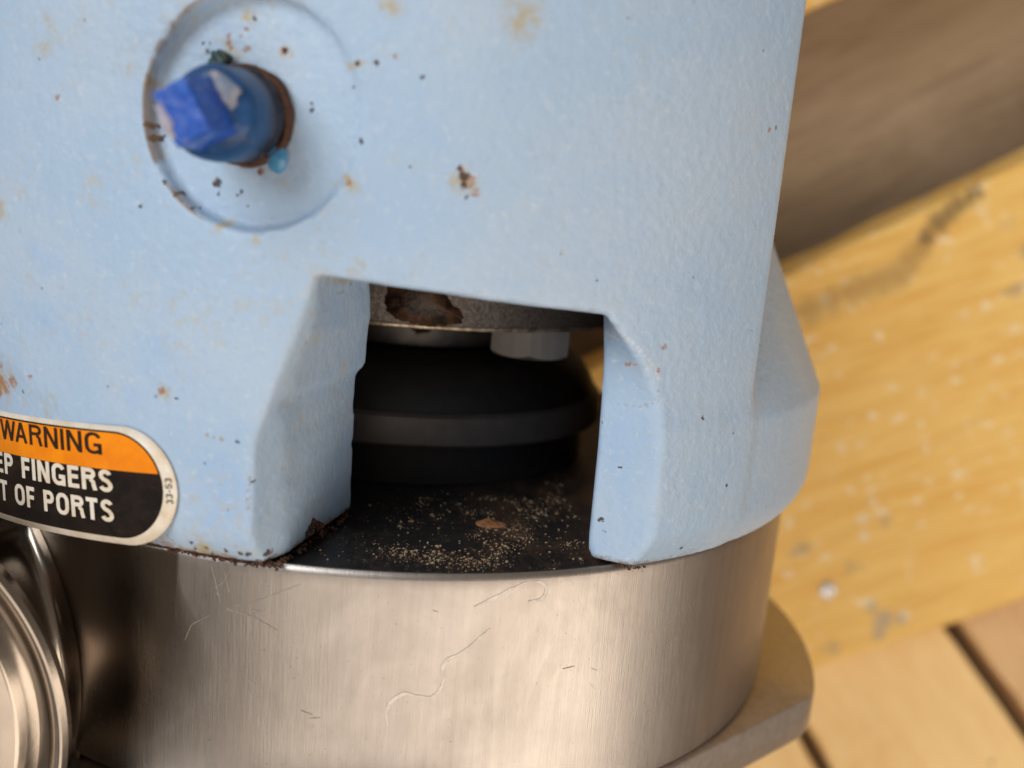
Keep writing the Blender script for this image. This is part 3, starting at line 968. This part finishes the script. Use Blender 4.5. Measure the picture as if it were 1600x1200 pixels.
# paint drip and tape scrap beside the plug
def lump(name, c, r, mat, parent, sq_=(1, 1, 0.5), amp=0.15, seedv=0):
    bm = bmesh.new()
    bmesh.ops.create_icosphere(bm, subdivisions=3, radius=1)
    from mathutils import noise
    for v in bm.verts:
        d = 1 + amp * noise.noise(v.co * 1.6 + Vector((seedv, 0, 0)))
        l = Vector((v.co.x * sq_[0], v.co.z * sq_[2], v.co.y * sq_[1])) * r * d
        v.co = PM.to_3x3() @ l + Vector(c)
    return from_bm(name, bm, mat, parent, smooth=True)
lump("paint_drip", (-0.0206, 0.0629, 0.0944), 0.0016, M_drip, plug, (1, 1.25, .5))
lump("paint_drip", (-0.0216, 0.0645, 0.0936), 0.0012, M_drip, plug, (.8, 1.3, .5))
lump("tape_scrap", (-0.0298, 0.0762, 0.0917), 0.0015, M_teal, plug, (1.2, .8, .5), 0.7, 3)

# ------------------------------------------------------------------ warning sticker
RS = 0.0999
TILT = math.radians(5.6)
def st_map(x, y, h):
    """sticker frame (mm, origin at its right end) -> point on the casting band"""
    s = x * math.cos(TILT) - y * math.sin(TILT) - 34.8
    Y = x * math.sin(TILT) + y * math.cos(TILT) + 11.3
    a = s * 0.001 / RS
    return Vector(((RS + h) * math.sin(a), Y * 0.001, (RS + h) * math.cos(a)))


def stadium(x0, x1, hy, cy=0.0, n=24):
    """closed outline, ends rounded; fine along x"""
    r = hy
    P = []
    for i in range(n + 1):
        a = -math.pi / 2 + math.pi * i / n
        P.append((x1 - r + r * math.cos(a), cy + r * math.sin(a)))
    for i in range(n + 1):
        a = math.pi / 2 + math.pi * i / n
        P.append((x0 + r + r * math.cos(a), cy + r * math.sin(a)))
    return P


def sticker_layer(name, x0, x1, hy, h, mat, parent, cy=0.0, ymin=None, thick=0.0):
    """sliced into thin columns so that it bends round the band"""
    bm = bmesh.new()
    r = hy
    n = 160
    cols = []
    for i in range(n + 1):
        # denser near the ends
        t = 0.5 - 0.5 * math.cos(math.pi * i / n)
        x = x0 + (x1 - x0) * t
        if x > x1 - r:
            hh = math.sqrt(max(0, r * r - (x - (x1 - r)) ** 2))
        elif x < x0 + r:
            hh = math.sqrt(max(0, r * r - (x0 + r - x) ** 2))
        else:
            hh = r
        lo, hi = cy - hh, cy + hh
        if ymin is not None:
            lo = max(lo, ymin)
            if hi <= lo + 1e-4:
                continue
        cols.append((x, lo, hi))
    prev = None
    for (x, lo, hi) in cols:
        c = [bm.verts.new(st_map(x, lo + (hi - lo) * k / 4, h)) for k in range(5)]
        if thick:
            c = [bm.verts.new(st_map(x, lo - 0.02, h - thick))] + c + [bm.verts.new(st_map(x, hi + 0.02, h - thick))]
        if prev:
            for k in range(len(c) - 1):
                bm.faces.new((prev[k], c[k], c[k + 1], prev[k + 1]))
        prev = c
    bmesh.ops.remove_doubles(bm, verts=bm.verts, dist=1e-7)
    return from_bm(name, bm, mat, parent, smooth=True)


XL = -60.0
stk = sticker_layer("warning_sticker", XL, 0.35, 9.55, 0.00022, M_s_white, bracket, cy=0.25, thick=0.0003)
stk['label'] = "orange, black and white oval warning sticker"
sticker_layer("black_panel", XL + 1.6, -2.0, 8.65, 0.00026, M_s_black, stk, cy=0.35)
sticker_layer("orange_panel", XL + 1.9, -2.3, 8.35, 0.00030, M_s_orange, stk, cy=0.35, ymin=2.75)


def arc(cx, cy, rx, ry, a0, a1, n=10):
    return [(cx + rx * math.cos(math.radians(a0 + (a1 - a0) * i / n)), cy + ry * math.sin(math.radians(a0 + (a1 - a0) * i / n))) for i in range(n + 1)]


# condensed sans capitals: (advance width, centre-line strokes) on a cap height of 1, stroke ends square
def glyph(ch, w):
    h = w / 2
    T, B = 1 - h, h
    if ch == 'W':
        return 0.98, [[(h, 1), (0.27, 0)], [(0.27, 0), (0.49, 1)], [(0.49, 1), (0.71, 0)], [(0.71, 0), (0.98 - h, 1)]]
    if ch == 'A':
        return 0.68, [[(h * .9, 0), (0.34, 1)], [(0.34, 1), (0.68 - h * .9, 0)], [(0.17, 0.32), (0.51, 0.32)]]
    if ch == 'R':
        return 0.64, [[(h, 0), (h, 1)], [(h, T), (0.38, T)] + arc(0.38, 0.745, 0.26 - h, 0.255 - h, 90, -90) + [(h, 0.49 + h)], [(0.40, 0.49), (0.52, 0.38), (0.545, 0.2), (0.60, 0)]]
    if ch == 'N':
        return 0.66, [[(h, 0), (h, 1)], [(h * 1.1, 1), (0.66 - h * 1.1, 0)], [(0.66 - h, 0), (0.66 - h, 1)]]
    if ch == 'I':
        return w, [[(h, 0), (h, 1)]]
    if ch == 'G':
        return 0.68, [arc(0.345, 0.66, 0.345 - h, 0.35 - h, 20, 180, 12) + [(h, 0.36)] + arc(0.345, 0.36, 0.345 - h, 0.37 - h, 180, 300, 10) + [(0.60, 0.14)], [(0.68 - h, 0), (0.68 - h, 0.50)], [(0.68 - w * .6, 0.50 - h), (0.36, 0.50 - h)]]
    if ch == 'K':
        return 0.66, [[(h, 0), (h, 1)], [(h, 0.34), (0.56, 1)], [(0.24, 0.56), (0.59, 0)]]
    if ch == 'E':
        return 0.54, [[(h, 0), (h, 1)], [(h, T), (0.54, T)], [(h, 0.52), (0.50, 0.52)], [(h, B), (0.54, B)]]
    if ch == 'F':
        return 0.51, [[(h, 0), (h, 1)], [(h, T), (0.51, T)], [(h, 0.50), (0.47, 0.50)]]
    if ch == 'P':
        return 0.60, [[(h, 0), (h, 1)], [(h, T), (0.35, T)] + arc(0.35, 0.70, 0.25 - h, 0.30 - h, 90, -90) + [(h, 0.40 + h)]]
    if ch == 'S':
        return 0.60, [arc(0.30, 0.735, 0.285 - h, 0.265 - h, 15, 200, 12) + [(0.20, 0.575), (0.40, 0.475)] + arc(0.30, 0.275, 0.30 - h, 0.275 - h, 40, -165, 14)]
    if ch == 'U':
        return 0.64, [[(h, 1), (h, 0.32)] + arc(0.32, 0.32, 0.32 - h, 0.33 - h, 180, 360, 12) + [(0.64 - h, 1)]]
    if ch == 'T':
        return 0.56, [[(0, T), (0.56, T)], [(0.28, T), (0.28, 0)]]
    if ch == 'O':
        return 0.68, [[(h, 0.36)] + arc(0.34, 0.36, 0.34 - h, 0.37 - h, 180, 360, 12) + arc(0.34, 0.64, 0.34 - h, 0.37 - h, 0, 180, 12) + [(h, 0.36)]]
    if ch == '3':
        return 0.55, [arc(0.27, 0.74, 0.26 - h, 0.26 - h, 160, -80, 12), arc(0.27, 0.27, 0.28 - h, 0.27 - h, 90, -160, 12)]
    if ch == '5':
        return 0.55, [[(0.50, T), (0.10, T), (0.07, 0.52)] + arc(0.27, 0.33, 0.28 - h, 0.33 - h, 120, -160, 12)]
    if ch == '-':
        return 0.34, [[(0.03, 0.42), (0.31, 0.42)]]
    return 0.30, []


def sticker_text(name, body, x0, x1, y0, cap_h, mat, parent, h, w=0.17, gap=0.13, rot=False):
    """strokes of the capitals laid on the sticker, one mesh per line"""
    lay = []
    X = 0.0
    for ch in body:
        adv, st = glyph(ch, w)
        for k in st:
            lay.append([(X + px, py) for px, py in k])
        X += adv + gap - (0.16 if ch == 'W' else 0)
    X -= gap
    bm = bmesh.new()
    lift = 0.0
    for line in lay:
        lift += 0.0000011
        P = []
        for a, b in zip(line[:-1], line[1:]):      # finer steps so that it follows the curve
            n = max(1, int(math.hypot(b[0] - a[0], b[1] - a[1]) / 0.15))
            P += [(a[0] + (b[0] - a[0]) * i / n, a[1] + (b[1] - a[1]) * i / n) for i in range(n)]
        P.append(line[-1])
        P = [p for i, p in enumerate(P) if i == 0 or math.hypot(p[0] - P[i - 1][0], p[1] - P[i - 1][1]) > 1e-4]
        prev = None
        for i, p in enumerate(P):
            a, b = P[max(0, i - 1)], P[min(len(P) - 1, i + 1)]
            d = Vector((b[0] - a[0], b[1] - a[1])).normalized()
            nx, ny = -d.y * w / 2, d.x * w / 2
            row = []
            for sg in (-1, 1):
                fx, fy = (p[0] + nx * sg) / X, min(1.0, max(0.0, p[1] + ny * sg))
                if rot:
                    q = st_map(x0 + (1 - fy) * (x1 - x0), y0 + fx * cap_h, h + lift)
                else:
                    q = st_map(x0 + fx * (x1 - x0), y0 + fy * cap_h, h + lift)
                row.append(bm.verts.new(q))
            if prev:
                bm.faces.new((prev[0], row[0], row[1], prev[1]))
            prev = row
    return from_bm(name, bm, mat, parent)


sticker_text("lettering", "WARNING", -39.3, -13.1, 5.05, 3.5, M_s_ink, stk, 0.00034, 0.15)
sticker_text("lettering", "KEEP FINGERS", -48.6, -11.4, -0.95, 3.65, M_s_white, stk, 0.00031, 0.19)
sticker_text("lettering", "OUT OF PORTS", -47.6, -11.6, -5.85, 3.65, M_s_white, stk, 0.00031, 0.19)
sticker_text("lettering", "33-53", -1.55, -0.35, -2.0, 4.2, M_s_ink, stk, 0.00027, 0.14, rot=True)

# rust crusts along the joint between casting and casing -------------------
def crust(pts, rmin, rmax, n, seed):
    rr = random.Random(seed)
    bm = bmesh.new()
    from mathutils import noise
    for _ in range(n):
        i = rr.randrange(len(pts) - 1)
        t = rr.random()
        p = Vector(pts[i]).lerp(Vector(pts[i + 1]), t)
        p += Vector((rr.gauss(0, .35), rr.gauss(0, .25), rr.gauss(0, .35)))
        r = rmin + (rmax - rmin) * rr.random() ** 2.5
        q = bmesh.ops.create_icosphere(bm, subdivisions=1, radius=r * 0.001)
        for v in q['verts']:
            v.co = v.co * (0.6 + 0.8 * rr.random()) + p * 0.001
    return bm
def cylmm(r, deg, y):
    v = pt(r, deg, 0)
    return (v.x, y, v.z)
line1 = [cylmm(96.2, a, 0.2) for a in (-22, -20, -18, -16, -14, -12.5, -11)] + [(-16.5, 0.2, 90), (-13, 0.2, 80), (-10.5, .2, 73), (-8.6, 0.2, 67)]
o = from_bm("rust_crust", crust(line1, 0.05, 0.46, 480, 3), M_rust, pump, smooth=False)
o['kind'] = 'stuff'
line2 = [(34.6, .2, 79), (35.5, 0.2, 82), (37, .2, 85), (40, 0.2, 88), (43, .2, 87.5)]
o = from_bm("rust_crust", crust(line2, 0.07, 0.3, 130, 4), M_rust, pump)
o['kind'] = 'stuff'
o = from_bm("rust_crust", crust([(-14.6, 2.0, 84.6), (-13.6, 3.2, 82.0), (-13.0, 1.0, 80.5)], 0.3, 1.0, 26, 5), M_rust, pump)
o['kind'] = 'stuff'

# ------------------------------------------------------------------ loose dirt inside the port
def grit(n):
    path = [(37.5, 34.5), (33.5, 47.0), (28.2, 56.4), (25.2, 62.8), (22.9, 72.2), (19.6, 79.2), (16.3, 85.8), (13.3, 90.0), (9.2, 85.2), (5.4, 85.7), (1.6, 84.7), (-1.7, 83.6)]
    bm = bmesh.new()
    rr = random.Random(11)
    cl = [(min(33, rr.gauss(17, 9)), rr.uniform(50, 89)) for _ in range(26)]
    for k in range(n):
        if k < n * 0.25 and cl:
            c = rr.choice(cl)
            x, z = c[0] + rr.gauss(0, .9), c[1] + rr.gauss(0, 1.1)
        elif k < n * 0.70:
            i = min(len(path) - 2, int(rr.random() ** 0.9 * (len(path) - 1)))
            t = rr.random()
            x = path[i][0] * (1 - t) + path[i + 1][0] * t + rr.gauss(0, 1.7)
            z = path[i][1] * (1 - t) + path[i + 1][1] * t + rr.gauss(0, 2.2)
        else:
            x, z = rr.uniform(-14, 36), rr.uniform(48, 91)
            if rr.random() > 0.35 + 0.65 * (x + 14) / 50:
                continue
        if math.hypot(x, z) > 93 or math.hypot(x, z) < 48 or x < -8 - (z - 66) * .35 or x > 33 + max(0, 80 - z) * .4:
            continue
        r = 0.045 + 0.27 * rr.random() ** 7 + 0.055 * rr.random()
        q = bmesh.ops.create_icosphere(bm, subdivisions=1, radius=r * 0.001)
        sc = Vector((rr.uniform(.6, 1.5), rr.uniform(.5, .9), rr.uniform(.6, 1.5)))
        for v in q['verts']:
            v.co = Vector((v.co.x * sc.x, v.co.y * sc.y, v.co.z * sc.z)) + Vector((x * .001, -0.0006 + r * .0004, z * .001))
    return bm
o = from_bm("grit", grit(2300), M_crumb)
o['kind'] = 'stuff'
o['label'] = "pale grit strewn over the black plate inside the port"

# curled rust flake lying on the plate
bm = bmesh.new()
from mathutils import noise as mnoise
vs = {}
NN = 14
for ring in range(6):
    for i in range(NN):
        a = 2 * math.pi * i / NN
        rr0 = ring / 5
        edge = 1 + 0.22 * mnoise.noise(Vector((math.cos(a) * 1.7, math.sin(a) * 1.7, 5)))
        x = 3.3 * rr0 * edge * math.cos(a)
        z = 2.2 * rr0 * edge * math.sin(a)
        y = 0.55 - 0.25 * rr0 + 0.45 * mnoise.noise(Vector((x * .5, z * .5, 2))) - (0.5 * rr0 ** 3)
        vs[ring, i] = bm.verts.new(((18.0 + x) * .001, -0.0003 + max(-.2, y) * .001, (67.5 + z) * .001))
for ring in range(5):
    for i in range(NN):
        j = (i + 1) % NN
        bm.faces.new((vs[ring, i], vs[ring, j], vs[ring + 1, j], vs[ring + 1, i]))
bmesh.ops.remove_doubles(bm, verts=bm.verts, dist=1e-6)
M_flake = mat_simple("brown_rust_flake", (0.40, 0.17, 0.065), 0.75, var=(0.12, 0.045, 0.02), scale=700, bump=0.0005)
fk = from_bm("rust_flake", bm, M_flake, None, smooth=True)
md = fk.modifiers.new("s", 'SOLIDIFY'); md.thickness = 0.00025
fk['label'] = "brown curled rust flake lying among the grit on the black plate"
fk['category'] = "rust flake"

# ================================================================== PALLET AND FLOOR
pallet = bpy.data.objects.new("wooden_pallet", None)
COL.objects.link(pallet)
pallet.location = (0.15, 0.0, -0.16)
pallet['label'] = "yellow pine pallet of rough planks under the pump, with a grey-brown board at the back"
pallet['category'] = "pallet"
ZP = -0.109


def plank(poly, ztop, thick, mat, direction, label=None, name="plank", seed=0):
    """board with the given plan outline (x, y), local X along its grain"""
    a = math.radians(direction)
    cx = sum(p[0] for p in poly) / len(poly); cy = sum(p[1] for p in poly) / len(poly)
    ca, sa = math.cos(-a), math.sin(-a)
    loc = [((x - cx) * ca - (y - cy) * sa, (x - cx) * sa + (y - cy) * ca) for x, y in poly]
    bm = bmesh.new()
    # subdivided outline
    P = []
    for i in range(len(loc)):
        p, q = loc[i], loc[(i + 1) % len(loc)]
        n = max(2, int(math.hypot(q[0] - p[0], q[1] - p[1]) / 0.006))
        for k in range(n):
            P.append((p[0] + (q[0] - p[0]) * k / n, p[1] + (q[1] - p[1]) * k / n))
    from mathutils import noise
    def ring(z, inset, w):
        out = []
        for (x, y) in P:
            l = math.hypot(x, y)
            nv = noise.noise(Vector((x * 45, y * 45, seed + z * 60))) * w
            k = (l - inset + nv) / l
            out.append(bm.verts.new((x * k, y * k, z + noise.noise(Vector((x * 60, y * 60, seed + 9))) * w * 0.4)))
        return out
    rs = [ring(0.0, 0.0022, 0.001), ring(-0.0008, 0.0006, 0.001), ring(-0.0025, 0.0, 0.0012), ring(-thick + .001, 0.0, 0.0012), ring(-thick, 0.001, 0.001)]
    for A_, B_ in zip(rs[:-1], rs[1:]):
        for i in range(len(P)):
            j = (i + 1) % len(P)
            bm.faces.new((A_[i], A_[j], B_[j], B_[i]))
    cap(bm, rs[0]); cap(bm, rs[-1])
    bmesh.ops.recalc_face_normals(bm, faces=bm.faces)
    me = bpy.data.meshes.new(name)
    bm.to_mesh(me); bm.free()
    me.materials.append(mat)
    o = bpy.data.objects.new(name, me)
    COL.objects.link(o)
    o.parent = pallet
    o.location = Vector((cx, cy, ztop)) - pallet.location
    o.rotation_euler = (0, 0, a)
    if label:
        o['label'] = label
    return o, (cx, cy, a)


def ext(p, q, t0, t1):
    return (p[0] + (q[0] - p[0]) * t0, p[1] + (q[1] - p[1]) * t0), (p[0] + (q[0] - p[0]) * t1, p[1] + (q[1] - p[1]) * t1)


# main yellow plank
u0, u1 = ext((0.1323, 0.0384), (0.2246, 0.0913), -2.4, 3.0)
l0, l1 = ext((0.1699, -0.1203), (0.2597, -0.0840), -2.9, 2.6)
poly = [l0, l1, u1, u0]
cx = sum(p[0] for p in poly) / 4; cy = sum(p[1] for p in poly) / 4
D = 23.0
def tolocal(x, y):
    a = -math.radians(D)
    dx, dy = x - cx, y - cy
    return ((dx * math.cos(a) - dy * math.sin(a)) * 1000, (dx * math.sin(a) + dy * math.cos(a)) * 1000)
def marks(lst):
    return [(*tolocal(x, y), r) for x, y, r in lst]
char = marks([(0.2092, 0.0782, 3.5), (0.206, 0.0755, 4.5), (0.202, 0.0725, 5.5), (0.1985, 0.0695, 6.5), (0.195, 0.066, 7.0), (0.192, 0.060, 5.0)])
char2 = marks([(0.190, 0.055, 7.0), (0.186, 0.050, 8.0), (0.1819, 0.0447, 8.5), (0.176, 0.042, 8.5), (0.170, 0.0395, 8.0), (0.1652, 0.0373, 8.0), (0.158, 0.033, 8), (0.150, 0.029, 9.0)])
splat = marks([(0.2002, -0.0951, 6.5), (0.194, -0.089, 3.5), (0.208, -0.093, 4.0), (0.199, -0.101, 4.5)])
splat2 = marks([(0.193, -0.0875, 2.6), (0.2085, -0.0915, 2.6), (0.188, -0.045, 3.0), (0.1845, -0.052, 3.6), (0.186, -0.060, 3.0)])
M_wood1 = mat_wood("yellow_pine", (0.90, 0.60, 0.19), (0.82, 0.47, 0.11), fleck=0.85,
                   marks=[((0.34, 0.19, 0.07), 0.55, char2), ((0.10, 0.065, 0.04), 0.7, char), ((0.44, 0.36, 0.25), 0.8, splat), ((0.82, 0.72, 0.54), 0.7, splat2)])
main_plank, _ = plank(poly, ZP, 0.018, M_wood1, D, "wide yellow plank with white flecks and a silver screw", seed=1)
# screw in the plank
bm = bmesh.new()
rg = lathe(bm, [(0.0036, -0.0004), (0.0036, 0.0004), (0.0028, 0.0010), (0.0010, 0.0013), (0.0004, 0.0006)], 24, Matrix.Translation((0.1745, -0.0829, ZP + 0.0004)) @ Matrix.Rotation(math.radians(90), 4, 'X'))
cap(bm, rg[-1])
o = from_bm("screw_head", bm, mat_simple("bright_zinc", (0.92, 0.90, 0.88), 0.45, 0.7), None, smooth=True, sharp=40)
o.parent = main_plank
o.matrix_parent_inverse = (Matrix.Translation(Vector((cx, cy, ZP))) @ Matrix.Rotation(math.radians(D), 4, 'Z')).inverted()

# grey-brown weathered board further down behind
M_wood2 = mat_wood("weathered_board", (0.38, 0.27, 0.165), (0.27, 0.185, 0.11), fleck=0.0, grain=0.8, blotch=(0.44, 0.32, 0.21), blotch_amt=0.7, marks=[((0.085, 0.055, 0.032), 0.6, [(-185, -50, 9), (-182, -42, 8), (-205, -35, 9)]), ((0.45, 0.36, 0.25), 0.8, [(-70, 5, 2.5)])])
def gb(p0, p1, w0, w1, t0=-3, t1=4):
    d = Vector((p1[0] - p0[0], p1[1] - p0[1])).normalized()
    n = Vector((-d.y, d.x))
    a = Vector(p0) + d * t0 * .1; b = Vector(p0) + d * t1 * .1
    return [tuple(a + n * w0), tuple(b + n * w0), tuple(b + n * w1), tuple(a + n * w1)]
dn = ((0.1516, 0.0352), (0.2573, 0.0959))
plank(gb(*dn, -0.02, 0.125, -3.0, 4.5), -0.150, 0.016, M_wood2, 29.9, "wide dark grey-brown weathered board at the back", seed=2)

# next yellow plank, only its corner shows above
plank(gb((0.1318, 0.1338), (0.2241, 0.1867), 0.0, 0.10), ZP, 0.018, mat_wood("yellow_pine_far", (0.84, 0.52, 0.16), (0.72, 0.40, 0.10), fleck=0.4), 29.9, "far yellow plank", seed=4)

# smooth cross boards under the main plank, lower right
M_wood4 = mat_wood("smooth_pale_pine", (0.90, 0.64, 0.30), (0.80, 0.50, 0.19), grain=0.5, blotch=(0.72, 0.42, 0.15), blotch_amt=0.5,
                   marks=[((0.16, 0.09, 0.04), 0.8, [(55, -8, 2.2), (40, 22, 2.0)])])
M_wood5 = mat_wood("brown_pine", (0.74, 0.49, 0.25), (0.64, 0.40, 0.18), grain=0.6, blotch=(0.3, 0.16, 0.06), blotch_amt=0.5)
zc = -0.1275
e0, e1 = (0.2428, -0.1097), (0.2843, -0.1541)     # right edge of the middle board
f0, f1 = (0.1825, -0.151), (0.1974, -0.1721)      # its left edge
def seg2(p, q, t0, t1): return ext(p, q, t0, t1)
a0_, a1_ = seg2(e0, e1, -2.0, 3.2)
b0_, b1_ = seg2(f0, f1, -5.0, 6.5)
plank([b0_, b1_, a1_, a0_], zc, 0.018, M_wood4, -50.5, "smooth pale cross board with small dark knots", seed=5)
off = Vector((0.0060, 0.0045))
c0_ = Vector(a0_) + off; c1_ = Vector(a1_) + off
plank([tuple(c0_), tuple(c1_), tuple(c1_ + Vector((0.09, 0.08))), tuple(c0_ + Vector((0.09, 0.08)))], zc - 0.002, 0.016, M_wood5, -47, "browner cross board beyond the gap", seed=6)
off = Vector((-0.0050, -0.0035))
d0_ = Vector(b0_) + off; d1_ = Vector(b1_) + off
plank([tuple(d0_), tuple(d1_), tuple(d1_ + Vector((-0.09, -0.065))), tuple(d0_ + Vector((-0.09, -0.065)))], zc, 0.018, M_wood4, -53, "pale cross board beside the flange", seed=7)

# floor
bm = bmesh.new()
for x, y in ((-3, -3), (3, -3), (3, 3), (-3, 3)):
    bm.verts.new((x, y, -0.168))
bm.faces.new(bm.verts)
fl = from_bm("floor", bm, mat_simple("dusty_brown_floor", (0.42, 0.27, 0.14), 0.8, var=(0.34, 0.21, 0.11), scale=12))
fl['kind'] = 'structure'
